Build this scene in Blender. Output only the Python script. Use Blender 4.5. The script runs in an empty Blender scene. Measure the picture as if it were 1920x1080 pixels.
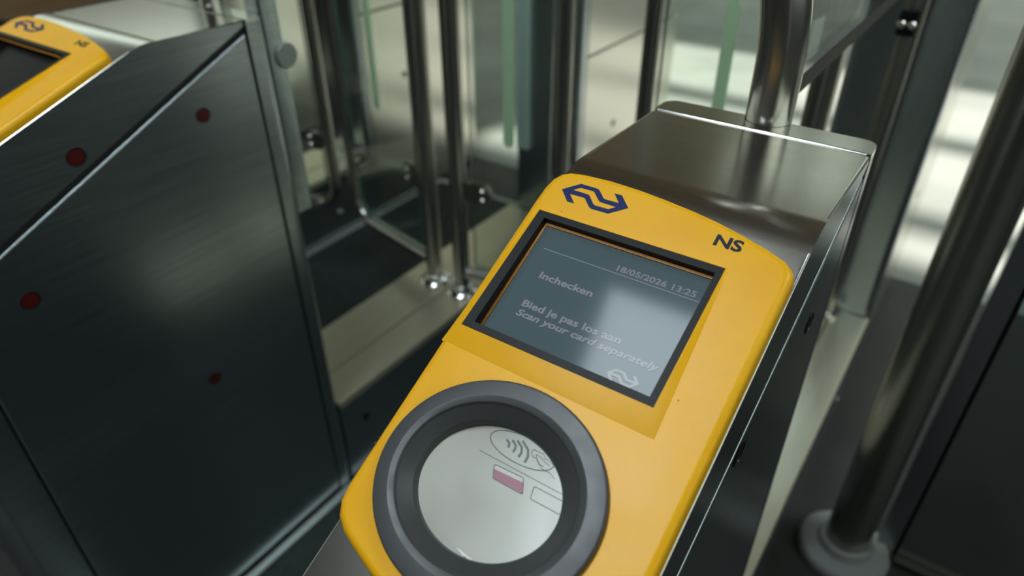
import bpy, bmesh, math, random
from mathutils import Vector, Matrix

random.seed(7)
PI = math.pi
SC = bpy.context.scene
COL = SC.collection

# ----------------------------------------------------------------- camera
RC = ((0.82164817, 0.56999093, -0.00214887),
      (-0.31931408, 0.46341108, 0.82661278),
      (0.4721576, -0.67849873, 0.56276699))
cam = bpy.data.cameras.new('camera')
cam.sensor_width = 36.0
cam.lens = 36.0 * 1311.63 / 1920.0
cam.clip_start = 0.02
cam.dof.use_dof = True
cam.dof.focus_distance = 0.60
cam.dof.aperture_fstop = 3.4
cam_o = bpy.data.objects.new('camera', cam)
COL.objects.link(cam_o)
cm = Matrix.Identity(4)
for i in range(3):
    for j in range(3):
        cm[j][i] = RC[i][j]
cm.translation = (0, 0, 1.4305)
cam_o.matrix_world = cm
SC.camera = cam_o

# ----------------------------------------------------------------- light
SC.view_settings.view_transform = 'Standard'
SC.view_settings.look = 'None'
SC.view_settings.gamma = 1.0
SC.view_settings.use_curve_mapping = False
SC.view_settings.exposure = 0.0
SC.cycles.use_denoising = True
SC.cycles.max_bounces = 10
SC.cycles.glossy_bounces = 5
SC.cycles.transparent_max_bounces = 16
SC.cycles.sample_clamp_indirect = 6.0
SC.cycles.caustics_reflective = False
SC.cycles.caustics_refractive = False

w = bpy.data.worlds.new('sky')
SC.world = w
w.use_nodes = True
bg = w.node_tree.nodes['Background']
bg.inputs[0].default_value = (0.84, 1.0, 0.90, 1)
tcw = w.node_tree.nodes.new('ShaderNodeTexCoord')
sxw = w.node_tree.nodes.new('ShaderNodeSeparateXYZ')
mrw = w.node_tree.nodes.new('ShaderNodeFloatCurve')    # hazy sky: brightest some way above the horizon, dim overhead
cvw = mrw.mapping.curves[0]
cvw.points[0].location = (0.0, 0.18)
cvw.points[1].location = (1.0, 0.20)
for x_, y_ in ((0.22, 0.50), (0.36, 0.78), (0.55, 0.62), (0.80, 0.26)):
    cvw.points.new(x_, y_)
mrw.mapping.update()
sclw = w.node_tree.nodes.new('ShaderNodeMath')
sclw.operation = 'MULTIPLY'
sclw.inputs[1].default_value = 2.1
w.node_tree.links.new(tcw.outputs['Generated'], sxw.inputs[0])
w.node_tree.links.new(sxw.outputs[2], mrw.inputs['Value'])
w.node_tree.links.new(mrw.outputs[0], sclw.inputs[0])
w.node_tree.links.new(sclw.outputs[0], bg.inputs[1])

sun = bpy.data.lights.new('sun', 'SUN')
sun.energy = 5.2
sun.angle = math.radians(2.2)
sun.color = (1.0, 1.0, 0.90)
sun_o = bpy.data.objects.new('sun', sun)
COL.objects.link(sun_o)
sun_o.rotation_euler = Vector((-0.20, -2.90, -3.65)).to_track_quat('-Z', 'Y').to_euler()
sun_o.location = (0, 8, 9)
LAMP_STRENGTH = 17.0        # the ceiling light above the gate

# ----------------------------------------------------------------- materials
def mat(name, color, rough=0.5, metal=0.0, spec=0.5, coat=0.0, emit=None, estr=1.0):
    m = bpy.data.materials.new(name)
    m.use_nodes = True
    b = m.node_tree.nodes['Principled BSDF']
    b.inputs['Base Color'].default_value = (*color, 1)
    b.inputs['Roughness'].default_value = rough
    b.inputs['Metallic'].default_value = metal
    b.inputs['Specular IOR Level'].default_value = spec
    b.inputs['Coat Weight'].default_value = coat
    if emit:
        b.inputs['Emission Color'].default_value = (*emit, 1)
        b.inputs['Emission Strength'].default_value = estr
    return m

def noise_var(m, scale=(8, 8, 8), rough=(0.2, 0.35), col=None, bump=0.0, detail=4.0, lo=0.35, hi=0.65):
    nt = m.node_tree
    b = nt.nodes['Principled BSDF']
    tc = nt.nodes.new('ShaderNodeTexCoord')
    mp = nt.nodes.new('ShaderNodeMapping')
    mp.inputs['Scale'].default_value = scale
    nz = nt.nodes.new('ShaderNodeTexNoise')
    nz.inputs['Scale'].default_value = 1.0
    nz.inputs['Detail'].default_value = detail
    nt.links.new(tc.outputs['Object'], mp.inputs[0])
    nt.links.new(mp.outputs[0], nz.inputs['Vector'])
    if rough:
        mr = nt.nodes.new('ShaderNodeMapRange')
        mr.inputs['From Min'].default_value = lo
        mr.inputs['From Max'].default_value = hi
        mr.inputs['To Min'].default_value = rough[0]
        mr.inputs['To Max'].default_value = rough[1]
        nt.links.new(nz.outputs['Fac'], mr.inputs['Value'])
        nt.links.new(mr.outputs[0], b.inputs['Roughness'])
    if col:
        cr = nt.nodes.new('ShaderNodeValToRGB')
        cr.color_ramp.elements[0].position = lo
        cr.color_ramp.elements[0].color = (*col[0], 1)
        cr.color_ramp.elements[1].position = hi
        cr.color_ramp.elements[1].color = (*col[1], 1)
        nt.links.new(nz.outputs['Fac'], cr.inputs[0])
        nt.links.new(cr.outputs[0], b.inputs['Base Color'])
    if bump:
        bp = nt.nodes.new('ShaderNodeBump')
        bp.inputs['Strength'].default_value = bump
        bp.inputs['Distance'].default_value = 0.002
        nt.links.new(nz.outputs['Fac'], bp.inputs['Height'])
        nt.links.new(bp.outputs[0], b.inputs['Normal'])
    return m

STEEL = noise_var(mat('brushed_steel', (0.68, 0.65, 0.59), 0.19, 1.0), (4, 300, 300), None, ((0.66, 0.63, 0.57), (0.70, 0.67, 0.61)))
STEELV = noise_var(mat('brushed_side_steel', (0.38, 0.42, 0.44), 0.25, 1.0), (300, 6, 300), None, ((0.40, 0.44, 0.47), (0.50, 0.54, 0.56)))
def brushed(m, amount, rot):
    nt = m.node_tree
    b = nt.nodes['Principled BSDF']
    tg = nt.nodes.new('ShaderNodeTangent')
    tg.direction_type = 'RADIAL'
    tg.axis = 'Z'
    nt.links.new(tg.outputs[0], b.inputs['Tangent'])
    b.inputs['Anisotropic'].default_value = amount
    b.inputs['Anisotropic Rotation'].default_value = rot
brushed(STEELV, 0.1, 0.25)
CHROME = mat('polished_steel', (0.66, 0.66, 0.63), 0.16, 1.0)
TUBE = noise_var(mat('tube_steel', (0.50, 0.48, 0.44), 0.27, 1.0), (90, 90, 4), None, ((0.38, 0.37, 0.34), (0.42, 0.41, 0.38)))
POLE = noise_var(mat('pole_steel', (0.56, 0.54, 0.50), 0.23, 1.0), (90, 90, 4), None, ((0.54, 0.52, 0.48), (0.58, 0.56, 0.52)))
LOWSTEEL = noise_var(mat('plinth_steel', (0.76, 0.73, 0.60), 0.34, 0.85), (120, 3, 120), None, ((0.78, 0.73, 0.55), (0.83, 0.78, 0.60)))
DARK = mat('dark_gap', (0.012, 0.012, 0.013), 0.6)
RUBBER = mat('black_rubber', (0.008, 0.008, 0.008), 0.5, 0, 0.15)
YELLOW = noise_var(mat('yellow_plastic', (0.92, 0.45, 0.005), 0.36, 0.0, 0.32), (30, 30, 30), (0.34, 0.40),
                   ((0.90, 0.435, 0.004), (0.94, 0.46, 0.006)))
SCUFF = mat('brown_scuff', (0.10, 0.05, 0.02), 0.6)
NAVY = mat('navy_print', (0.002, 0.012, 0.10), 0.45, 0, 0.25)
INK = mat('dark_ink', (0.004, 0.007, 0.025), 0.45, 0, 0.25)
BEZEL = mat('bezel_black', (0.006, 0.006, 0.007), 0.5, 0, 0.3)
AMBER = mat('amber_reflection', (0.42, 0.17, 0.02), 0.4)  # colour of the yellow reflected inside the screen bezel
RING = noise_var(mat('ring_rubber', (0.048, 0.049, 0.050), 0.38, 0.0, 0.45), (60, 60, 60), (0.35, 0.42))
DISC = noise_var(mat('white_disc', (0.47, 0.46, 0.395), 0.2, 0.0, 0.4), (18, 18, 18), (0.16, 0.26),
                 ((0.455, 0.445, 0.38), (0.485, 0.475, 0.41)))
PRINT = mat('disc_print', (0.055, 0.075, 0.070), 0.4)
PINK = mat('pink_card', (0.33, 0.11, 0.16), 0.4)
CARDW = mat('card_white', (0.55, 0.54, 0.50), 0.4)
STRIPW = mat('strip_white', (0.80, 0.76, 0.74), 0.4)
STRIPR = mat('strip_red', (0.35, 0.05, 0.06), 0.4)
SCREEN = mat('lcd_screen', (0.010, 0.014, 0.017), 0.09, 0.0, 0.22, 0.0, (0.40, 0.62, 0.70), 0.135)
SCTEXT = mat('lcd_text', (0.02, 0.02, 0.02), 0.09, 0.0, 0.22, 0.0, (0.62, 0.66, 0.74), 0.30)
SCDARK = mat('lcd_off_axis', (0.006, 0.005, 0.005), 0.35, 0, 0.05)  # screen glow lost at a steep viewing angle, put into a dark colour
REDLENS = mat('sensor_red', (0.10, 0.008, 0.007), 0.3)
HOLE = mat('sensor_black', (0.004, 0.004, 0.004), 0.3)
CLAMPM = mat('clamp_steel', (0.20, 0.19, 0.17), 0.35, 1.0)
BOLTM = mat('bolt_steel', (0.75, 0.75, 0.70), 0.25, 1.0)
DISCM = mat('grey_disc', (0.30, 0.32, 0.29), 0.5)
STRIP = bpy.data.materials.new('green_marker')
STRIP.use_nodes = True
def strip_nodes(nt):
    nt.nodes.remove(nt.nodes['Principled BSDF'])
    d = nt.nodes.new('ShaderNodeBsdfDiffuse')
    t = nt.nodes.new('ShaderNodeBsdfTranslucent')
    for n in (d, t):
        n.inputs[0].default_value = (0.72, 0.89, 0.68, 1)
    mx = nt.nodes.new('ShaderNodeMixShader')
    mx.inputs[0].default_value = 0.6
    nt.links.new(d.outputs[0], mx.inputs[1])
    nt.links.new(t.outputs[0], mx.inputs[2])
    nt.links.new(mx.outputs[0], nt.nodes['Material Output'].inputs[0])
strip_nodes(STRIP.node_tree)
PALE = mat('pale_green_fin', (0.66, 0.82, 0.73), 0.35)
MATTE = mat('flange_grey', (0.34, 0.34, 0.33), 0.55, 0.3)
MAT = noise_var(mat('floor_mat_rubber', (0.012, 0.020, 0.018), 0.7), (40, 40, 40), (0.6, 0.8), None, 0.2)
TRIMM = mat('mat_trim', (0.50, 0.54, 0.52), 0.4, 0.6)
CEIL = noise_var(mat('brown_ceiling', (0.21, 0.15, 0.10), 0.7), (0.6, 6, 1), None, ((0.19, 0.135, 0.085), (0.24, 0.175, 0.12)))
WALLW = noise_var(mat('warm_wall', (0.42, 0.24, 0.12), 0.6), (1, 1, 8), None, ((0.36, 0.20, 0.10), (0.46, 0.28, 0.14)))
WALLG = noise_var(mat('grey_wall', (0.10, 0.10, 0.10), 0.8), (2, 2, 2), None, ((0.09, 0.09, 0.09), (0.12, 0.12, 0.12)))
LAMP = mat('lamp_diffuser', (0.8, 0.85, 0.9), 0.5, 0, 0.5, 0, (0.82, 0.94, 1.0), LAMP_STRENGTH)

def glass(name, tint):
    m = bpy.data.materials.new(name)
    m.use_nodes = True
    nt = m.node_tree
    nt.nodes.remove(nt.nodes['Principled BSDF'])
    out = nt.nodes['Material Output']
    tr = nt.nodes.new('ShaderNodeBsdfTransparent')
    tr.inputs[0].default_value = (*tint, 1)
    gl = nt.nodes.new('ShaderNodeBsdfGlossy')
    gl.inputs['Roughness'].default_value = 0.03
    lw = nt.nodes.new('ShaderNodeLayerWeight')
    lw.inputs['Blend'].default_value = 0.5
    pw = nt.nodes.new('ShaderNodeMath')
    pw.operation = 'POWER'
    pw.inputs[1].default_value = 5.0
    nt.links.new(lw.outputs['Facing'], pw.inputs[0])
    fr = nt.nodes.new('ShaderNodeMath')
    fr.operation = 'MULTIPLY_ADD'
    fr.inputs[1].default_value = 0.96
    fr.inputs[2].default_value = 0.04
    nt.links.new(pw.outputs[0], fr.inputs[0])
    mx = nt.nodes.new('ShaderNodeMixShader')
    nt.links.new(fr.outputs[0], mx.inputs[0])
    nt.links.new(tr.outputs[0], mx.inputs[1])
    nt.links.new(gl.outputs[0], mx.inputs[2])
    nt.links.new(mx.outputs[0], out.inputs[0])
    return m
GLASS = glass('door_glass', (0.935, 0.975, 0.955))
SMOKE = glass('smoked_glass', (0.58, 0.62, 0.62))
EDGE = mat('glass_edge', (0.06, 0.13, 0.11), 0.3)

# floor: concrete slabs with joints
FLOOR = mat('concrete_floor', (0.5, 0.5, 0.46), 0.6, 0, 0.35)
def floor_nodes(m):
    nt = m.node_tree
    b = nt.nodes['Principled BSDF']
    tc = nt.nodes.new('ShaderNodeTexCoord')
    sp = nt.nodes.new('ShaderNodeSeparateXYZ')
    nt.links.new(tc.outputs['Object'], sp.inputs[0])
    def math_n(op, a, bb=None, cc=None):
        n = nt.nodes.new('ShaderNodeMath')
        n.operation = op
        for i, v in enumerate((a, bb, cc)):
            if v is None:
                continue
            if isinstance(v, (int, float)):
                n.inputs[i].default_value = v
            else:
                nt.links.new(v, n.inputs[i])
        return n.outputs[0]
    def joint(o, off, period):
        f = math_n('PINGPONG', math_n('ADD', o, off), period / 2)
        return math_n('LESS_THAN', f, 0.006)
    jx = joint(sp.outputs[0], 2.43, 3.0)
    jy = joint(sp.outputs[1], -2.58, 3.0)
    j = math_n('MAXIMUM', jx, jy)
    nz = nt.nodes.new('ShaderNodeTexNoise')
    nz.inputs['Scale'].default_value = 1.7
    nz.inputs['Detail'].default_value = 5
    nt.links.new(tc.outputs['Object'], nz.inputs['Vector'])
    cr = nt.nodes.new('ShaderNodeValToRGB')
    cr.color_ramp.elements[0].position = 0.35
    cr.color_ramp.elements[0].color = (0.40, 0.41, 0.38, 1)
    cr.color_ramp.elements[1].position = 0.65
    cr.color_ramp.elements[1].color = (0.54, 0.55, 0.50, 1)
    nt.links.new(nz.outputs['Fac'], cr.inputs[0])
    mx = nt.nodes.new('ShaderNodeMix')
    mx.data_type = 'RGBA'
    nt.links.new(math_n('MULTIPLY', j, 0.6), mx.inputs[0])
    nt.links.new(cr.outputs[0], mx.inputs[6])
    mx.inputs[7].default_value = (0.12, 0.12, 0.11, 1)
    nt.links.new(mx.outputs[2], b.inputs['Base Color'])
floor_nodes(FLOOR)

FLOORD = noise_var(mat('dark_stone', (0.10, 0.10, 0.095), 0.5, 0, 0.35), (5, 5, 5), (0.4, 0.6), ((0.036, 0.036, 0.034), (0.062, 0.060, 0.055)))

# ----------------------------------------------------------------- mesh helpers
class MB:
    def __init__(s):
        s.bm = bmesh.new()
        s.mi = 0
    def face(s, vs):
        try:
            f = s.bm.faces.new(vs)
            f.material_index = s.mi
            return f
        except ValueError:
            return None
    def prism(s, pts, h, bevel=0.0, seg=2):
        """pts: closed loop of 3D points, extruded by vector h"""
        h = Vector(h)
        a = [s.bm.verts.new(Vector(p)) for p in pts]
        b = [s.bm.verts.new(Vector(p) + h) for p in pts]
        n = len(pts)
        fs = [s.face(a), s.face(list(reversed(b)))]
        for i in range(n):
            fs.append(s.face([a[i], b[i], b[(i + 1) % n], a[(i + 1) % n]]))
        if bevel:
            es = list({e for f in fs if f for e in f.edges})
            r = bmesh.ops.bevel(s.bm, geom=es, offset=bevel, segments=seg, affect='EDGES', profile=0.5)
            for f in r['faces']:
                f.material_index = s.mi
        return s
    def box(s, lo, hi, bevel=0.0, seg=2):
        x0, y0, z0 = lo
        x1, y1, z1 = hi
        return s.prism([(x0, y0, z0), (x1, y0, z0), (x1, y1, z0), (x0, y1, z0)], (0, 0, z1 - z0), bevel, seg)
    def tube(s, path, r, n=20, caps=True):
        path = [Vector(p) for p in path]
        rs = r if isinstance(r, (list, tuple)) else [r] * len(path)
        t0 = (path[1] - path[0]).normalized()
        up = Vector((0, 0, 1)) if abs(t0.z) < 0.9 else Vector((1, 0, 0))
        u = t0.cross(up).normalized()
        rings = []
        for i, p in enumerate(path):
            if i == 0:
                t = t0
            elif i == len(path) - 1:
                t = (path[-1] - path[-2]).normalized()
            else:
                t = ((path[i] - path[i - 1]).normalized() + (path[i + 1] - path[i]).normalized()).normalized()
            u = (u - t * u.dot(t)).normalized()
            v = t.cross(u)
            rings.append([s.bm.verts.new(p + (u * math.cos(2 * PI * k / n) + v * math.sin(2 * PI * k / n)) * rs[i]) for k in range(n)])
        for a, b in zip(rings, rings[1:]):
            for k in range(n):
                s.face([a[k], a[(k + 1) % n], b[(k + 1) % n], b[k]])
        if caps:
            s.face(list(reversed(rings[0])))
            s.face(rings[-1])
        return s
    def lathe(s, prof, c=(0, 0, 0), n=72, sx=1.0, sy=1.0, axis='Z', close=False):
        """prof: (r, h) list"""
        rings = []
        for r, h in prof:
            ring = []
            for k in range(n):
                a = 2 * PI * k / n
                q = (r * math.cos(a) * sx, r * math.sin(a) * sy, h)
                if axis == 'X':
                    q = (q[2], q[0], q[1])
                elif axis == 'Y':
                    q = (q[0], q[2], q[1])
                ring.append(s.bm.verts.new(Vector(c) + Vector(q)))
            rings.append(ring)
        for a, b in zip(rings, rings[1:]):
            for k in range(n):
                s.face([a[k], a[(k + 1) % n], b[(k + 1) % n], b[k]])
        if close:
            s.face(list(reversed(rings[0])))
            s.face(rings[-1])
        return s
    def ribbon(s, pts, wd, h, th=0.0003, closed=False):
        """flat printed line of width wd lying at height h in the local xy plane"""
        pts = [Vector((p[0], p[1])) for p in pts]
        n = len(pts)
        L, R_ = [], []
        for i in range(n):
            if closed:
                a, b = pts[i - 1], pts[(i + 1) % n]
            else:
                a, b = pts[max(i - 1, 0)], pts[min(i + 1, n - 1)]
            d = (b - a)
            d = d.normalized() if d.length > 1e-9 else Vector((1, 0))
            nn = Vector((-d.y, d.x)) * wd / 2
            L.append(pts[i] + nn)
            R_.append(pts[i] - nn)
        V = [[s.bm.verts.new((q.x, q.y, h + dz)) for q in row] for row in (L, R_) for dz in (0, th)]
        rng = range(n if closed else n - 1)
        for i in rng:
            j = (i + 1) % n
            s.face([V[1][i], V[1][j], V[3][j], V[3][i]])
            s.face([V[0][i], V[0][j], V[1][j], V[1][i]])
            s.face([V[2][i], V[3][i], V[3][j], V[2][j]])
        return s
    def build(s, name, mats, parent=None, smooth=35, loc=None):
        bmesh.ops.recalc_face_normals(s.bm, faces=s.bm.faces)
        me = bpy.data.meshes.new(name)
        s.bm.to_mesh(me)
        s.bm.free()
        for m in (mats if isinstance(mats, (list, tuple)) else [mats]):
            me.materials.append(m)
        if smooth:
            for p in me.polygons:
                p.use_smooth = True
            me.set_sharp_from_angle(angle=math.radians(smooth))
        o = bpy.data.objects.new(name, me)
        COL.objects.link(o)
        if smooth:
            wn = o.modifiers.new('weighted_normals', 'WEIGHTED_NORMAL')
            wn.keep_sharp = True
            wn.weight = 100
        if parent:
            o.parent = parent
        if loc:
            o.location = loc
        return o

def empty(name, loc=(0, 0, 0)):
    o = bpy.data.objects.new(name, None)
    o.empty_display_size = 0.05
    COL.objects.link(o)
    o.location = loc
    return o

def tag(o, label, cat, group=None):
    o['label'] = label
    o['category'] = cat
    if group:
        o['group'] = group
    return o

def struct(o, label=None):
    o['kind'] = 'structure'
    if label:
        o['label'] = label
    return o

def copy_tree(o, parent=None):
    c = o.copy()
    COL.objects.link(c)
    if parent:
        c.parent = parent
    for ch in list(o.children):
        copy_tree(ch, c)
    return c

# ----------------------------------------------------------------- key sizes (metres)
TOP = 1.152               # gate cabinet top
ZH = 0.268                # low housing top
XR, XL = -0.0756, -0.3069     # right gate cabinet
LXR, LXL = -1.0336, -1.3420   # left gate cabinet
TILT = 0.4695
CEIL_Z = 3.65

# ----------------------------------------------------------------- setting
b = MB()
b.box((-14, 2.585, -0.12), (8, 16, 0.0))
struct(b.build('floor', FLOOR, smooth=0), 'pale concrete floor beyond the gates with a bright sunlit patch')
b = MB()
b.box((-14, -6, -0.12), (8, 2.580, 0.0))
struct(b.build('floor_tile', FLOORD, smooth=0), 'dark stone floor under the gates')
GX0, GX1, GY0, GY1 = -1.95, 4.0, 5.65, 8.13
b = MB()
for lo, hi in (((-7, -6), (4.4, GY0)), ((-7, GY0), (GX0, GY1)), ((GX1, GY0), (4.4, GY1)), ((-7, GY1), (4.4, 11.3))):
    b.box((lo[0], lo[1], CEIL_Z), (hi[0], hi[1], CEIL_Z + 0.18))
struct(b.build('ceiling', CEIL, smooth=0), 'brown ceiling slab with a roof opening')
for k, y in enumerate((6.07, 7.06)):
    b = MB()
    b.box((GX0, y - 0.05, CEIL_Z + 0.02), (GX1, y + 0.05, CEIL_Z + 0.16))
    struct(b.build('trim_%d' % (k + 1), CEIL, smooth=0), 'beam across the roof opening')
b = MB()
b.box((-7.2, -6, 0), (-7.0, 16, 2.70))
struct(b.build('wall_left', WALLW, smooth=0))
b = MB()
b.box((5.6, -6, 0), (5.8, 16, 2.0))
struct(b.build('wall_right', WALLG, smooth=0))
b = MB()
b.box((-7.2, -6.2, 0), (5.8, -6.0, CEIL_Z))
struct(b.build('wall_back', WALLG, smooth=0))

# ceiling light over the gate line (its reflection lies on the reader screen)
def ceiling_light(x0, x1, y0, y1, label):
    t = tag(empty('ceiling_light', ((x0 + x1) / 2, (y0 + y1) / 2, CEIL_Z)), label, 'ceiling light')
    lw, lh = (x1 - x0) / 2, (y1 - y0) / 2
    b = MB()
    for lo, hi in (((-lw - .04, -lh - .04), (lw + .04, -lh)), ((-lw - .04, lh), (lw + .04, lh + .04)),
                   ((-lw - .04, -lh), (-lw, lh)), ((lw, -lh), (lw + .04, lh))):
        b.box((lo[0], lo[1], -0.06), (hi[0], hi[1], 0.0))
    b.build('frame', STEEL, t)
    b = MB()
    b.box((-lw, -lh, -0.045), (lw, lh, -0.005))
    b.build('diffuser', LAMP, t, smooth=0)
ceiling_light(-1.14, -0.52, -1.25, 0.42, 'large white ceiling light panel right above the yellow reader')
ceiling_light(0.95, 1.85, 1.30, 1.90, 'narrow white ceiling light panel above the fence')

# ----------------------------------------------------------------- gate cabinets
def rounded(pts, radii, seg=6):
    """2D polygon with rounded corners"""
    out = []
    n = len(pts)
    for i in range(n):
        p = Vector(pts[i]); a = Vector(pts[i - 1]); c = Vector(pts[(i + 1) % n])
        r = radii[i] if isinstance(radii, (list, tuple)) else radii
        if r <= 0:
            out.append(tuple(p)); continue
        u = (a - p).normalized(); v = (c - p).normalized()
        ang = math.acos(max(-1, min(1, u.dot(v))))
        d = min(r / math.tan(ang / 2), (a - p).length * .49, (c - p).length * .49)
        p0, p1 = p + u * d, p + v * d
        for k in range(seg + 1):
            q = k / seg
            out.append(tuple(p0 * (1 - q) ** 2 + p * 2 * q * (1 - q) + p1 * q * q))
    return out

def cabinet(name, label, x0, x1, tilt, yb, zb, holes, flip=None, pole=None, lens=None, group='tall gate cabinets'):
    """x0..x1 width; flip: mirror plane sum for y (far-side cabinets)"""
    root = empty(name, ((x0 + x1) / 2, 0.44 if flip is None else flip - 0.44, 0))
    tag(root, label, 'ticket gate', group)
    ox, oy = root.location.x, root.location.y
    Y = (lambda y: y - oy) if flip is None else (lambda y: (flip - y) - oy)
    W0, W1 = x0 - ox, x1 - ox
    yr, yf = 0.7238, 0.10
    zt = TOP
    # seam line between the upper shell and the side panels
    sz = lambda y: 1.137 - (yr - y) * 0.437
    zf = zb - (yb - yf) * math.tan(tilt)
    # upper shell, cross section in (y, z)
    prof = [(yr - .002, zt), ]
    for k in range(7):                       # soft bend
        q = k / 6
        p0 = Vector((yb + .022, zt)); p1 = Vector((yb, zb)); p2 = Vector((yb - .022, zb - .022 * math.tan(tilt)))
        v = p0 * (1 - q) ** 2 + p1 * 2 * q * (1 - q) + p2 * q * q
        prof.append((v.x, v.y))
    prof += [(yf, zf), (yf, sz(yf) + .004), (yr - .002, sz(yr) + .004)]
    m = MB()
    m.prism([(W0, Y(y), z) for y, z in prof], (W1 - W0, 0, 0), 0.0028, 3)
    sh = m.build('top_shell', [STEEL, STEELV], root, 30)
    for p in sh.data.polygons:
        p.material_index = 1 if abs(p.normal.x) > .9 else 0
    m = MB()
    m.tube([(W0 + .004, Y(yr + .0004), zt - .0008), (W1 - .004, Y(yr + .0004), zt - .0008)], .0022, 12)
    m.build('joint_bead', CHROME, root, 40)
    # dark core seen in the joints
    m = MB()
    m.prism([(W0 + .006, Y(y), z) for y, z in ((yr + .006, .01), (yr + .006, zt - .012), (yb, zb - .012), (yf + .01, zf - .012), (yf + .01, .01))],
            (W1 - W0 - .012, 0, 0))
    m.build('core', DARK, root, 0)
    # lower side panel block
    m = MB()
    ys = 0.187
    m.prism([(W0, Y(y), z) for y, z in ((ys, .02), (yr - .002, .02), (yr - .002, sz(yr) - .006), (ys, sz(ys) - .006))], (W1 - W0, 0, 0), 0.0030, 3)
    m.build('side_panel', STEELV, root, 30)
    # rounded front column
    m = MB()
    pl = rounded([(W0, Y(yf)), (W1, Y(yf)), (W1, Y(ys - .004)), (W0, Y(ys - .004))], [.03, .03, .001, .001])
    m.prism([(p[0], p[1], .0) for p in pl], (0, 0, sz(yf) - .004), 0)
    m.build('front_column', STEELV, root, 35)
    # rear column with end cap (notched where the pole passes)
    ye = 0.764
    base = rounded([(W0, Y(yr + .0025)), (W0, Y(ye)), (W1, Y(ye)), (W1, Y(yr + .0025))], [.0005, .024, .024, .0005], 8)
    if pole:
        pts = []
        px, py, pr = pole[0] - ox, pole[1], pole[2]
        for i, p in enumerate(base):
            q = base[(i + 1) % len(base)]
            pts.append(p)
            if abs(p[1] - Y(ye)) < 1e-6 and abs(q[1] - Y(ye)) < 1e-6 and abs(q[0] - p[0]) > .05:
                for k in range(13):
                    a = PI + PI * k / 12
                    pts.append((px + pr * math.cos(a), Y(py + pr * math.sin(a))))
        base = pts
    m = MB()
    m.prism([(p[0], p[1], 0) for p in base], (0, 0, zt - .006), 0)
    m.build('rear_column', STEELV, root, 35)
    m = MB()
    m.prism([(p[0], p[1], zt - .0058) for p in base], (0, 0, .0058), 0)
    m.build('end_cap', STEEL, root, 35)
    # sensor windows
    for (y, z, r, side) in holes:
        X = W1 if side > 0 else W0
        m = MB()
        m.lathe([(r, 0.0), (r, 0.0012 * side), (r * .86, 0.0012 * side), (r * .84, 0.0004 * side)], (X, Y(y), z), 28, axis='X')
        rim = m.build('sensor_window', HOLE, root, 40)
        m = MB()
        m.lathe([(r * .85, 0.0), (r * .85, .0006 * side), (r * .2, .0009 * side), (0.0001, .0009 * side)], (X, Y(y), z), 28, axis='X')
        m.build('lens', lens or REDLENS, rim, 40)
    return root

RP = (-0.190, 0.7645, 0.0255)
LP = (-1.165, 0.7645, 0.0255)
right_cab = cabinet('gate_cabinet', 'brushed steel gate cabinet on the right, under the nearest yellow card reader',
                    XL, XR, TILT, 0.5442, TOP + .001,
                    [(.4368, .9908, .0125, 1), (.6318, 1.0049, .0125, 1), (.30, .80, .0125, 1)], pole=RP, lens=HOLE)
left_cab = cabinet('gate_cabinet', 'brushed steel gate cabinet at the left with red sensor holes in its long side',
                   LXL, LXR, math.radians(19.5), 0.548, TOP + .003,
                   [(.612, 1.026, .0125, 1), (.406, 1.028, .0140, 1), (.278, .854, .0140, 1), (.499, .545, .0125, 1)], pole=LP)
# bracket with round disc behind the left cabinet
m = MB()
ox, oy = left_cab.location.x, left_cab.location.y
m.box((-1.086 - ox, .7655 - oy, .77), (-1.046 - ox, .805 - oy, 1.20), .006)
br = m.build('rear_bracket', STEELV, left_cab)
m = MB()
m.lathe([(.001, .006), (.021, .006), (.0225, .003), (.0225, -.012)], (-1.046 - ox, .803 - oy, 1.075), 32, axis='X')
m.build('round_disc', DISCM, br)

# ----------------------------------------------------------------- poles on the cabinets
def steel_pole(p, label, bend=0.0):
    root = tag(empty('steel_pole', (p[0], p[1], ZH)), label, 'pole', 'poles behind the cabinets')
    m = MB()
    path = [(0, 0, .012), (0, 0, .5), (0, 0, 1.205 - ZH)]
    R_ = .36
    for k in range(1, 11):                       # the pole starts to lean above the cabinet
        a = math.radians(3.0 * k)
        path.append((-R_ * (1 - math.cos(a)), 0, 1.205 - ZH + R_ * math.sin(a)))
    m.tube(path, p[2] - .0006, 40)
    m.build('tube', POLE, root)
    m = MB()
    m.lathe([(.045, 0), (.045, .006), (.030, .014), (p[2] - .0008, .014)], (0, .0, 0), 32)
    m.build('base_flange', CHROME, root)
    return root
steel_pole((RP[0], RP[1] + .0006, RP[2]), 'thick polished steel pole rising behind the cabinet with the nearest yellow reader')
steel_pole((LP[0], LP[1] + .0006, LP[2]), 'polished steel pole rising behind the left gate cabinet, cut by the top of the picture')

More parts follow.
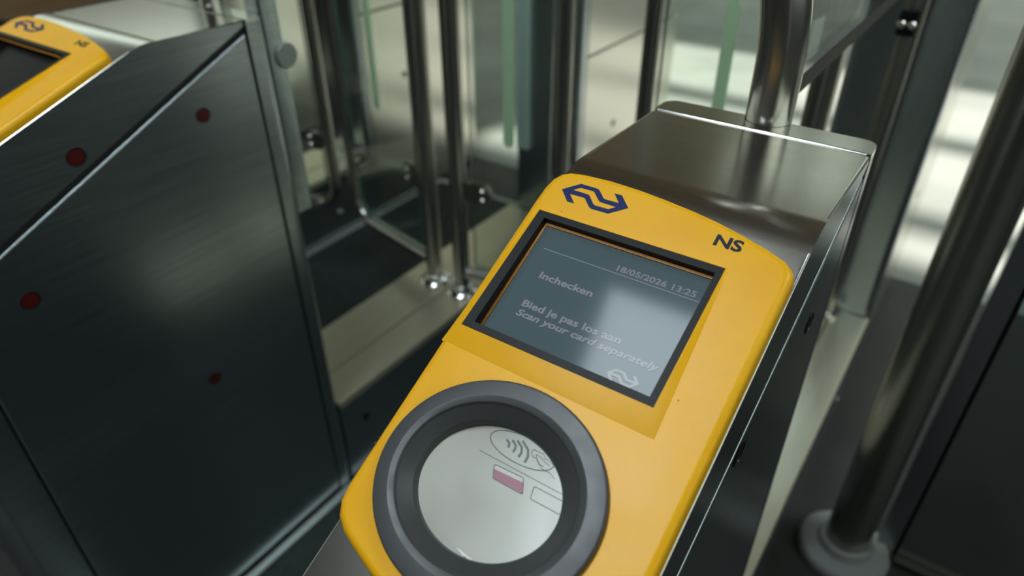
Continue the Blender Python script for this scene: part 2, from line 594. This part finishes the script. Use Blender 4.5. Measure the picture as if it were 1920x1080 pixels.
# ----------------------------------------------------------------- low housings between the tall cabinets
def housing(x0, x1, label):
    root = tag(empty('gate_plinth', ((x0 + x1) / 2, 1.30, 0)), label, 'plinth', 'low gate plinths')
    w0, w1 = x0 - root.location.x, x1 - root.location.x
    y0, y1 = 0.7665 - 1.30, 1.838 - 1.30
    xm = w0 + (w1 - w0) * .60
    m = MB()
    m.box((w0 + .002, y0, 0), (w1 - .002, y1, ZH - .022), .002)
    m.build('side_casing', STEELV, root)
    m = MB()
    m.box((w0, y0, ZH - .021), (xm - .002, y1, ZH), .003)
    m.build('top_plate', LOWSTEEL, root)
    m = MB()
    m.box((xm + .002, y0, ZH - .021), (w1, y1, ZH), .003)
    m.build('top_plate', LOWSTEEL, root)
    for y, z in ((.842 - 1.30, .166), (1.45 - 1.30, .166)):
        m = MB()
        m.lathe([(.0125, 0), (.0125, .0012), (.0107, .0012), (.0001, .0009)], (w1 - .0018, y, z), 24, axis='X')
        m.build('sensor_window', HOLE, root)
    m = MB()
    m.lathe([(.008, 0), (.008, .004), (.004, .006), (.0001, .006)], (w1 - .0018, 1.66 - 1.30, .10), 16, axis='X')
    m.build('bolt_head', BOLTM, root)
    return root
housing(LXR - .2530, LXR, 'low steel plinth with two door posts on it, behind the left gate cabinet')
housing(XL, XR, 'low pale steel plinth behind the cabinet with the nearest yellow reader')
housing(-2.247, -1.994, 'low steel plinth in the middle distance, behind the bent tube of the glass door')

housing(-3.207, -2.954, 'low steel plinth farthest away, seen past the left gate cabinet')

# tall cabinets on the platform side
def exit_cabinet(x0, x1, label):
    y0, y1, zs = 1.842, 2.56, .815
    root = tag(empty('exit_cabinet', ((x0 + x1) / 2, 2.2, 0)), label, 'ticket gate', 'tall cabinets on the platform side')
    w = (x1 - x0) / 2
    m = MB()
    pl = rounded([(w, y0 + .042 - 2.2), (-w, y0 + .042 - 2.2), (-w, y0 - 2.2), (w, y0 - 2.2)], [.0005, .0005, .020, .020], 8)
    m.prism([(p[0], p[1], 0) for p in pl], (0, 0, TOP), 0)
    m.build('front_column', STEELV, root, 35)
    m = MB()
    m.box((-w + .005, y0 + .04 - 2.2, .01), (w - .005, y1 - .01 - 2.2, TOP - .01))
    m.build('core', DARK, root, 0)
    m = MB()
    m.box((-w, y0 + .045 - 2.2, .015), (w, y1 - 2.2, zs - .003), .003, 3)
    m.build('lower_panel', STEEL, root, 30)
    m = MB()
    m.box((-w, y0 + .045 - 2.2, zs + .003), (w, y1 - 2.2, TOP), .003, 3)
    m.build('upper_panel', STEEL, root, 30)
    m = MB()
    m.lathe([(.0125, 0), (.0125, .0012), (.0108, .0012), (.0001, .0009)], (w - .0002, 2.098 - 2.2, .543), 24, axis='X')
    m.build('sensor_window', HOLE, root)
    return root
exit_cabinet(XL, XR, 'dark tall steel cabinet at the far end of the right plinth, right of the pole')
ec = exit_cabinet(LXR - .2304, LXR, 'tall steel cabinet at the far end of the plinth with two door posts')
exit_cabinet(-2.2244, -1.994, 'tall steel cabinet behind the bent tube of the far left lane door')
exit_cabinet(-3.1844, -2.954, 'pale tall steel cabinet farthest away, seen just right of the left gate cabinet')
m = MB()
m.box((-1.252 - ec.location.x, 1.824 - ec.location.y, .495), (-1.206 - ec.location.x, 1.8425 - ec.location.y, 1.15), .006)
m.build('pale_edge_strip', PALE, ec)

# ----------------------------------------------------------------- glass doors
def door(px, py, ang, L, label, strip=True, free=True, mirror=1, clamps=(.33, .90), tube_clamps=(.30, .90), width=.40):
    """post foot at (px, py); the leaf runs along +x rotated by ang (mirror=-1: along -x)"""
    root = tag(empty('glass_door' if free else 'glass_post', (px, py, ZH)), label, 'gate door' if free else 'post', 'glass gate doors' if free else None)
    pr, tr, H = .0235, .0175, 1.35
    sx = mirror
    rot = ang if mirror > 0 else -ang
    A = lambda u, v=0.0, z=0.0: Vector((sx * u * math.cos(ang) - sx * 0 + (-math.sin(rot)) * v, u * math.sin(ang) + math.cos(rot) * v, z))
    m = MB()
    m.tube([(0, 0, .02), (0, 0, .6), (0, 0, H)], pr, 28)
    m.build('post', TUBE, root)
    m = MB()
    m.lathe([(.046, 0), (.046, .008), (.040, .014), (.030, .018), (.028, .028), (pr - .001, .030)], (0, 0, 0), 36)
    m.build('base_flange', CHROME, root)
    def clamp(u0, u1, z):
        mm = MB()
        zc, hh = z, .030
        pts = []
        for k in range(13):
            a = -PI / 2 + PI * k / 12
            pts.append(A(u1 - hh * .8 + math.cos(a) * hh * .8, -.012, zc + math.sin(a) * hh))
        for k in range(13):
            a = PI / 2 + PI * k / 12
            pts.append(A(u0 + hh * .8 + math.cos(a) * hh * .8, -.012, zc + math.sin(a) * hh))
        mm.prism(pts, A(0, .024, 0), .003)
        c = mm.build('glass_clamp', CLAMPM, root)
        for dz in (-.013, .013):
            q = MB()
            p = A(u1 - .020, -.0125, zc + dz)
            q.tube([p, p + A(0, -.003, 0), p + A(0, -.006, 0)], [.0075, .0075, .005], 14)
            q.build('bolt', BOLTM, c)
        return c
    Rb = .085
    if free:
        path = [A(pr * .7, 0, .07)]
        path.append(A(L - Rb, 0, .07))
        for k in range(1, 9):
            a = -PI / 2 + (PI / 2) * k / 8
            path.append(A(L - Rb + Rb * math.cos(a), 0, .07 + Rb + Rb * math.sin(a)))
        path += [A(L, 0, .6), A(L, 0, H)]
        m = MB()
        m.tube(path, tr, 22)
        m.build('frame_tube', TUBE, root)
        u0, u1 = .045, L - tr - .012
        for z in tube_clamps:
            clamp(L - tr - .065, L + .004, z) if False else clamp_rev(A, root, L, tr, z)
    else:
        u0, u1 = .036, width
    m = MB()
    g0, g1 = .098, 1.30
    pl = rounded([(u0, g0), (u1, g0), (u1, g1), (u0, g1)], [.008, .06, .008, .008], 8)
    m.prism([A(p[0], -.005, p[1]) for p in pl], A(0, .010, 0))
    go = m.build('glass_pane', [GLASS, EDGE], root, 0)
    big = sorted(go.data.polygons, key=lambda p: -p.area)[:2]
    for p in go.data.polygons:
        p.material_index = 0 if p in big else 1
    bigi = {p.index for p in big}
    for p in go.data.polygons:
        p.material_index = 0 if p.index in bigi else 1
    for z in clamps:
        clamp(pr - .004, pr + .075, z)
    if strip:
        m = MB()
        um = (u0 + u1) * .5
        wv, z0, z1 = .014, .49, .865
        pts = []
        for k in range(11):
            a = PI * k / 10
            pts.append(A(um + wv * math.cos(a), -.0065, z1 + wv * math.sin(a)))
        for k in range(11):
            a = PI + PI * k / 10
            pts.append(A(um + wv * math.cos(a), -.0065, z0 + wv * math.sin(a)))
        m.prism(pts, A(0, .0012, 0))
        m.build('marker_strip', STRIP, go, 0)
    return root

def clamp_rev(A, root, L, tr, z):
    mm = MB()
    hh = .028
    u0, u1 = L - tr - .062, L - tr + .004
    pts = []
    for k in range(13):
        a = -PI / 2 + PI * k / 12
        pts.append(A(u1 - hh * .8 + math.cos(a) * hh * .8, -.012, z + math.sin(a) * hh))
    for k in range(13):
        a = PI / 2 + PI * k / 12
        pts.append(A(u0 + hh * .8 + math.cos(a) * hh * .8, -.012, z + math.sin(a) * hh))
    mm.prism(pts, A(0, .024, 0), .003)
    c = mm.build('glass_clamp', CLAMPM, root)
    for dz in (-.013, .013):
        q = MB()
        p = A(u0 + .018, -.0125, z + dz)
        q.tube([p, p + A(0, -.003, 0), p + A(0, -.006, 0)], [.0075, .0075, .005], 14)
        q.build('bolt', BOLTM, c)

DA = math.radians(11.6)
PY = 1.305
door(-1.187, PY, DA, .395, 'glass door with bent tube frame left of the two posts, in the far left lane', mirror=-1)
door(-1.084, PY, DA, .288, 'glass door hung right of the two middle posts, in the near lane', mirror=1)
door(-.243, PY, DA, .372, 'glass door with green marker strip behind the cabinet with the nearest yellow reader', mirror=-1)
door(-2.060, PY, DA, .400, 'glass door of the far left lane, its dark post behind the left cabinet', mirror=1)

# slim post with clamp in front of the right far cabinet
t = tag(empty('screen_post', (-.186, 1.80, ZH)), 'slim steel post with black bolted clamp, standing before the dark far cabinet', 'post')
m = MB()
m.tube([(0, 0, .01), (0, 0, .8), (0, 0, 1.5)], .0225, 28)
m.build('post_tube', TUBE, t)
m = MB()
m.lathe([(.036, 0), (.036, .008), (.024, .014), (.0220, .014)], (0, 0, 0), 28)
m.build('base_flange', CHROME, t)
m = MB()
m.box((-.026, -.040, .758), (.012, -.018, .812), .005)
c = m.build('glass_clamp', RUBBER, t)
for dx in (-.0175, .0035):
    m = MB()
    m.tube([(dx, -.039, .783), (dx, -.043, .783), (dx, -.046, .783)], [.0085, .0085, .006], 16)
    m.build('bolt', BOLTM, c)

# glass screen from the pole back to the far cabinet, black rubber lower edge
t = tag(empty('glass_screen', (-.19, 1.30, 1.2)), 'glass screen with black rubber lower edge running back from the near pole', 'glass panel')
m = MB()
pl = rounded([(.795 - 1.30, 0.0), (1.765 - 1.30, 0.0), (1.765 - 1.30, .42), (.795 - 1.30, .42)], [.012, .004, .004, .004])
m.prism([(-.005, p[0], p[1] - .025) for p in pl], (.010, 0, 0))
m.build('pane', GLASS, t, 0)
m = MB()
m.box((-.0068, .793 - 1.30, -.045), (.0062, 1.765 - 1.30, -.022), .002)
m.build('rubber_edge', RUBBER, t)

# ----------------------------------------------------------------- fence at the right
t = tag(empty('fence_post', (.056, 1.270, 0)), 'thick round steel fence post with floor flange at the right edge', 'post')
m = MB()
m.tube([(0, 0, .03), (0, 0, .8), (0, 0, 2.2)], .047, 40)
m.build('post_tube', TUBE, t)
m = MB()
m.lathe([(.100, 0), (.100, .012), (.094, .020), (.062, .028), (.056, .045), (.0465, .048)], (0, 0, 0), 48)
m.build('base_flange', MATTE, t)
t = tag(empty('glass_fence', (.158, 1.31, 0)), 'dark glass fence panel in a steel frame right of the thick fence post', 'fence panel')
m = MB()
m.box((-.044, -.02, .052), (-.006, .02, 1.9), .003)
m.build('stile', STEELV, t)
m = MB()
m.box((-.0055, -.007, .02), (.0035, .007, 1.9), .001)
m.build('rubber_edge', RUBBER, t)
m = MB()
m.box((.004, -.005, .022), (1.5, .005, 1.9))
m.build('pane', SMOKE, t, 0)
m = MB()
m.box((.0005, -.022, 0), (1.5, .022, .02), .003)
m.build('bottom_rail', CLAMPM, t)

# ----------------------------------------------------------------- floor mats
def floor_mat(x0, x1, y0, y1, label):
    t = tag(empty('floor_mat', ((x0 + x1) / 2, (y0 + y1) / 2, 0)), label, 'floor mat', 'lane mats')
    hx, hy = (x1 - x0) / 2, (y1 - y0) / 2
    m = MB()
    m.box((-hx + .021, -hy + .021, 0), (hx - .021, hy - .021, .006), .001)
    m.build('rubber', MAT, t)
    m = MB()
    for lo, hi in (((-hx, -hy), (hx, -hy + .02)), ((-hx, hy - .02), (hx, hy)), ((-hx, -hy + .02), (-hx + .02, hy - .02)), ((hx - .02, -hy + .02), (hx, hy - .02))):
        m.box((lo[0], lo[1], 0), (hi[0], hi[1], .008))
    m.build('metal_trim', TRIMM, t, 0)
floor_mat(-1.992, -1.290, .20, 2.275, 'dark rubber lane mat with pale metal trim, in the far left lane')
floor_mat(-1.030, -.310, .20, 2.275, 'dark rubber lane mat in the near lane, behind the yellow reader')

# ----------------------------------------------------------------- card reader
OUTL = [(-.236, .062), (-.2355, .045), (-.233, .0324), (-.2275, .0240), (-.2195, .0195), (-.205, .0172), (-.178, .0160), (-.150, .0172), (-.124, .0197), (-.098, .0230),
        (-.0735, .0272), (-.050, .0330), (-.029, .0390), (-.0125, .0452), (-.0050, .0510), (-.0016, .0570), (-.0008, .066),
        (-.0008, .12), (-.0008, .20), (-.0008, .28), (-.0008, .36), (-.003, .372), (-.008, .380), (-.020, .386), (-.04, .3925), (-.075, .402), (-.1157, .408),
        (-.150, .4035), (-.176, .3975), (-.199, .3900), (-.215, .3840), (-.226, .3765), (-.2325, .366), (-.2345, .352), (-.2352, .30), (-.236, .2), (-.236, .12)]
LOGO_O = [(-0.2164, 0.0425), (-0.2026, 0.0311), (-0.1863, 0.0312), (-0.1842, 0.0316), (-0.182, 0.0331), (-0.1756, 0.0388), (-0.1741, 0.0397), (-0.16, 0.0396),
          (-0.1686, 0.031), (-0.1613, 0.0309), (-0.1497, 0.0417), (-0.1637, 0.0532), (-0.1798, 0.0534), (-0.1819, 0.0529), (-0.1837, 0.0517), (-0.191, 0.0451),
          (-0.1924, 0.0445), (-0.2065, 0.0448), (-0.1976, 0.0533), (-0.205, 0.0533)]
LOGO_I = [(-0.2063, 0.0396), (-0.2006, 0.0353), (-0.1883, 0.0351), (-0.1866, 0.0356), (-0.1852, 0.0368), (-0.1791, 0.0422), (-0.177, 0.0437), (-0.175, 0.044),
          (-0.1605, 0.0443), (-0.1657, 0.0487), (-0.1782, 0.0489), (-0.18, 0.0485), (-0.1818, 0.0472), (-0.1878, 0.0415), (-0.1892, 0.0404), (-0.1911, 0.0399)]

def inset(pts, d):
    n = len(pts)
    area = sum(pts[i][0] * pts[(i + 1) % n][1] - pts[(i + 1) % n][0] * pts[i][1] for i in range(n))
    sg = 1 if area > 0 else -1
    out = []
    for i in range(n):
        a, p, c = Vector(pts[i - 1]), Vector(pts[i]), Vector(pts[(i + 1) % n])
        u, v = (p - a).normalized(), (c - p).normalized()
        n1, n2 = Vector((-u.y, u.x)) * sg, Vector((-v.y, v.x)) * sg
        nn = (n1 + n2).normalized()
        out.append(tuple(p + nn * d / max(.4, nn.dot(n1))))
    return out

def flat_shape(name, outer, holes, h, th, material, parent):
    """flat printed shape with holes"""
    bm = bmesh.new()
    es, loops = [], []
    for lp in [outer] + holes:
        vs = [bm.verts.new((p[0], p[1], h + th)) for p in lp]
        es += [bm.edges.new((vs[i], vs[(i + 1) % len(vs)])) for i in range(len(vs))]
        loops.append(vs)
    bmesh.ops.triangle_fill(bm, edges=es, use_beauty=True)
    for vs in loops:
        lo = [bm.verts.new((v.co.x, v.co.y, h)) for v in vs]
        for i in range(len(vs)):
            j = (i + 1) % len(vs)
            bm.faces.new((vs[i], vs[j], lo[j], lo[i]))
    m = MB()
    m.bm.free()
    m.bm = bm
    return m.build(name, material, parent, 0)

def text_mesh(name, body, x0, x1, s, h, material, parent, italic=0.0, bold=0.0, cap=None):
    cu = bpy.data.curves.new(name, 'FONT')
    cu.body = body
    cu.size = 1.0
    cu.extrude = 0.0
    cu.offset = bold
    cu.shear = italic
    cu.resolution_u = 4
    o = bpy.data.objects.new(name, cu)
    COL.objects.link(o)
    dg = bpy.context.evaluated_depsgraph_get()
    me = bpy.data.meshes.new_from_object(o.evaluated_get(dg))
    bpy.data.objects.remove(o)
    xs = [v.co.x for v in me.vertices]
    k = (x1 - x0) / (max(xs) - min(xs))
    ky = k if cap is None else cap / .72
    mn = min(xs)
    for v in me.vertices:
        v.co = Vector((x0 + (v.co.x - mn) * k, -s + v.co.y * ky, h))
    for p in me.polygons:
        p.use_smooth = False
    me.materials.clear()
    me.materials.append(material)
    o = bpy.data.objects.new(name, me)
    COL.objects.link(o)
    o.parent = parent
    md = o.modifiers.new('thickness', 'SOLIDIFY')
    md.thickness = 0.0002
    md.offset = 0
    return o

F = lambda pts: [(p[0], -p[1]) for p in pts]
HT = 0.0145

def card_reader(label, loc, tilt, sx, detail=True):
    root = empty('card_reader', loc)
    root.rotation_euler = (tilt, 0, 0)
    root.scale = (sx, 1, 1)
    tag(root, label, 'card reader', 'yellow card readers')
    # --- yellow housing with openings for screen and target
    bm = bmesh.new()
    ol = F(OUTL)
    layers = [(0.0, 0.0004), (0.0, 0.0075), (0.0009, 0.0105), (0.0024, 0.0128), (0.0046, 0.0141), (0.0072, HT)]
    rings = []
    for d, h in layers:
        pts = inset(ol, d) if d else ol
        rings.append([bm.verts.new((p[0], p[1], h)) for p in pts])
    for a, c in zip(rings, rings[1:]):
        for i in range(len(a)):
            j = (i + 1) % len(a)
            bm.faces.new((a[i], a[j], c[j], c[i]))
    es = [bm.edges.get((rings[-1][i], rings[-1][(i + 1) % len(rings[-1])])) for i in range(len(rings[-1]))]
    rc = (-.1314, -.3055)
    rx, ry = .0905, .0815
    scr = [(-.2190, -.0745), (-.0530, -.0745), (-.0530, -.1985), (-.2180, -.1985)]
    ringpts = [(rc[0] + rx * .80 * math.cos(2 * PI * k / 64), rc[1] + ry * .80 * math.sin(2 * PI * k / 64)) for k in range(64)]
    for lp in (scr, ringpts):
        vs = [bm.verts.new((p[0], p[1], HT)) for p in lp]
        es += [bm.edges.new((vs[i], vs[(i + 1) % len(vs)])) for i in range(len(vs))]
        lo = [bm.verts.new((p[0], p[1], .0015)) for p in lp]
        for i in range(len(vs)):
            j = (i + 1) % len(vs)
            bm.faces.new((vs[i], vs[j], lo[j], lo[i]))
    bmesh.ops.triangle_fill(bm, edges=es, use_beauty=True)
    # raised wedge around the screen, highest at its lower edge
    def wedge(o, t, h_o, h_t, t_in):
        O = [bm.verts.new((*p, h)) for p, h in zip(o, h_o)]
        T = [bm.verts.new((*p, h)) for p, h in zip(t, h_t)]
        I = [bm.verts.new((*p, h)) for p, h in zip(t_in, h_t)]
        B = [bm.verts.new((*p, .0015)) for p in t_in]
        for i in range(4):
            j = (i + 1) % 4
            bm.faces.new((O[i], O[j], T[j], T[i]))
            bm.faces.new((T[i], T[j], I[j], I[i]))
            bm.faces.new((I[i], I[j], B[j], B[i]))
    hw = .0052
    wedge([(-.2262, -.0690), (-.0480, -.0690), (-.0400, -.2215), (-.2345, -.2190)],
          [(-.2245, -.0700), (-.0500, -.0700), (-.0490, -.2018), (-.2240, -.2018)],
          [HT - .0002] * 4, [HT + .0006, HT + .0006, HT + hw, HT + hw],
          [(-.2190, -.0745), (-.0530, -.0745), (-.0530, -.1985), (-.2180, -.1985)])
    m = MB(); m.bm.free(); m.bm = bm
    body = m.build('housing', YELLOW, root, 38)
    # --- black bezel frame following the wedge
    bz = MB()
    def hz(y):                                      # wedge height at local y
        q = (-.0700 - y) / (.2018 - .0700)
        return HT + .0006 + (hw - .0006) * q
    fo = [(-.2236, -.0708), (-.0508, -.0708), (-.0498, -.2008), (-.2230, -.2008)]
    fi = [(-.2148, -.0775), (-.0560, -.0775), (-.0556, -.1945), (-.2140, -.1945)]
    V = {}
    for nm, lp, dz in (('o0', fo, -.0002), ('o1', fo, .0008), ('i1', fi, .0008)):
        V[nm] = [bz.bm.verts.new((p[0], p[1], hz(p[1]) + dz)) for p in lp]
    V['i0'] = [bz.bm.verts.new((p[0], p[1], .004)) for p in fi]
    for i in range(4):
        j = (i + 1) % 4
        for a, c in (('o0', 'o1'), ('o1', 'i1'), ('i1', 'i0')):
            bz.face([V[a][i], V[a][j], V[c][j], V[c][i]])
    bezel = bz.build('screen_bezel', BEZEL, root, 0)
    am = MB()                                       # yellow reflection on the bezel's inner walls, painted as amber strips
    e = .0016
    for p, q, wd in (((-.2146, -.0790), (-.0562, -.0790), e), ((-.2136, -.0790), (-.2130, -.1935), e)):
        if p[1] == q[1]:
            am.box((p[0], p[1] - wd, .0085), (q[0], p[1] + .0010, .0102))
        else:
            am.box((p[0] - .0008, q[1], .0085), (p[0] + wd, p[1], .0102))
    am.build('amber_reflection', AMBER, bezel, 0)
    ds = MB()
    ds.box((-.2148, -.1945, .0020), (-.0557, -.0775, .0042))
    disp = ds.build('display', SCREEN if detail else SCDARK, root, 0)
    th = .0044
    if detail:
        ln = MB()
        ln.ribbon([(-.2048, -.1006), (-.0575, -.1006)], .0006, th)
        ln.build('screen_line', SCTEXT, disp, 0)
        text_mesh('screen_text', '18/05/2026 13:25', -.1345, -.0645, .0978, th, SCTEXT, disp, 0, .010, .0056)
        text_mesh('screen_text', 'Inchecken', -.1938, -.1419, .1290, th, SCTEXT, disp, 0, .024, .0066)
        text_mesh('screen_text', 'Bied je pas los aan', -.1935, -.1004, .1590, th, SCTEXT, disp, 0, .024, .0066)
        text_mesh('screen_text', 'Scan your card separately', -.1938, -.0633, .1685, th, SCTEXT, disp, .22, .024, .0062)
        sc = .0275 / .0667
        tr = lambda pts: [(-.0848 + (p[0] + .18305) * sc, -.1840 - (p[1] - .04215) * sc * 1.15) for p in pts]
        flat_shape('screen_emblem', tr(LOGO_O), [tr(LOGO_I)], th - .0001, .0002, SCTEXT, disp)
    # --- emblem and letters on the yellow face
    flat_shape('printed_emblem', F(LOGO_O), [F(LOGO_I)], HT - .0003, .0005, NAVY, root)
    text_mesh('printed_letters', 'NS', -.0690, -.0462, .0520, HT + .0002, INK, root, 0.0, .030, .0108)
    if detail:
        for pts, wd in (([(-.2045, -.0651), (-.2035, -.0655)], .0010), ([(-.2323, -.3120), (-.2320, -.3130)], .0010), ([(-.2324, -.3165), (-.2321, -.3185)], .0014), ([(-.0380, -.1864), (-.0370, -.1868)], .0008),
                        ([(-.2267, -.1081), (-.2246, -.1208), (-.2226, -.1350)], .0011),):
            m = MB()
            m.ribbon(pts, wd, HT - .0002, .0004)
            m.build('scuff_mark', SCUFF, body, 0)
    # --- grey target ring
    rg = MB()
    prof = [(.770, .0140), (1.0, .0140), (1.0, .0188), (.992, .0200), (.978, .0205), (.858, .0208), (.850, .0206), (.802, .0196), (.794, .0190), (.784, .0172), (.775, .0168),
            (.668, .0108), (.658, .0098), (.650, .0080), (.645, .0060), (.640, .0030)]
    n = 96
    rr = []
    for r, h in prof:
        q = max(0.0, min(1.0, (r - .64) / .36))
        fx, fy = r * rx, r * ry * (.93 + .07 * q)
        rr.append([rg.bm.verts.new((rc[0] + fx * math.cos(2 * PI * k / n) - .003 * (1 - q), rc[1] + fy * math.sin(2 * PI * k / n), h)) for k in range(n)])
    for a, c in zip(rr, rr[1:]):
        for k in range(n):
            rg.face([a[k], a[(k + 1) % n], c[(k + 1) % n], c[k]])
    rg.build('target_ring', RING, root, 28)
    # --- white card target
    dc = MB()
    dc.lathe([(.69 * rx, .0018), (.69 * rx, .0030), (.0001, .0030)], (rc[0] - .003, rc[1], 0), 72, 1.0, ry / rx)
    disc = dc.build('card_target', DISC, root, 40)
    if detail:
        h = .0031
        pr = MB()
        ov = [(-.1285 + .0282 * math.cos(2 * PI * k / 40) + .0008, -.2675 + .0105 * math.sin(2 * PI * k / 40)) for k in range(40)]
        pr.ribbon(ov, .0006, h, closed=True)
        pr.ribbon([(-.1573, -.2823), (-.0814, -.2823)], .00035, h)
        for c in ([(-0.1425, 0.2656), (-0.1391, 0.2671), (-0.1385, .269), (-0.1380, 0.2704)], [(-0.138, 0.2640), (-0.1337, 0.2665), (-.1326, .2692), (-0.1330, 0.2720)],
                  [(-0.1344, 0.2626), (-0.1286, 0.2658), (-.1266, .2696), (-0.1272, 0.2733)], [(-0.1306, 0.2611), (-0.1232, 0.2652), (-.1206, .270), (-0.1207, 0.2748)]):
            pr.ribbon(F(c), .0017, h)
        for c in ([(-0.1176, 0.2681), (-0.1202, 0.2649), (-0.1193, 0.263), (-0.1103, 0.2628), (-0.1087, 0.2655)],
                  [(-0.1176, 0.2681), (-0.1137, 0.268), (-0.1105, 0.2702), (-0.107, 0.2728), (-0.1021, 0.2734)],
                  [(-0.1158, 0.2656), (-0.1118, 0.2658), (-0.1068, 0.2677), (-0.1019, 0.2684)],
                  [(-0.1158, 0.2656), (-0.1130, 0.2690), (-0.1100, 0.2712), (-0.1060, 0.2708)],
                  [(-0.1082, 0.2653), (-0.1035, 0.2655), (-0.0966, 0.2676), (-0.0902, 0.2711)],
                  [(-0.1024, 0.273), (-0.0999, 0.2729), (-0.0941, 0.2752)]):
            pr.ribbon(F(c), .0004, h)
        pr.ribbon(rounded([(-.1050, -.2866), (-.0770, -.2864), (-.0770, -.2956), (-.1030, -.2958)], .0015), .0005, h, closed=True)
        pr.build('contactless_symbol', PRINT, disc, 0)
        cd = rounded([(-.1410, -.2862), (-.1155, -.2850), (-.1095, -.2958), (-.1360, -.2958)], .0016)
        p1 = flat_shape('printed_card', cd, [], h, .0001, CARDW, disc)
        flat_shape('printed_pink_band', [(-.1392, -.2895), (-.1130, -.2882), (-.1098, -.2955), (-.1362, -.2955)], [], h + .0001, .0001, PINK, disc)
        m = MB()
        m.ribbon(cd, .0004, h + .0002, closed=True)
        m.build('printed_outline', PRINT, disc, 0)
        flat_shape('white_strip', [(-.1340, -.3505), (-.1290, -.3505), (-.1040, -.3540), (-.1040, -.3570), (-.1120, -.3570)], [], h, .0006, STRIPW, disc)  # small white strip with a red line, low on the disc
        flat_shape('red_strip_line', [(-.1265, -.3528), (-.1235, -.3526), (-.1130, -.3545), (-.1150, -.3552)], [], h + .0006, .0001, STRIPR, disc)
    return root

card_reader('yellow card reader with lit text screen and white target, on the right gate cabinet', (XR, .5442, TOP + .0005), TILT, 1.0)
card_reader('yellow card reader with dark screen, cut by the top left corner of the picture', (LXR, .548, TOP + .0025), math.radians(19.5), 1.30, False)
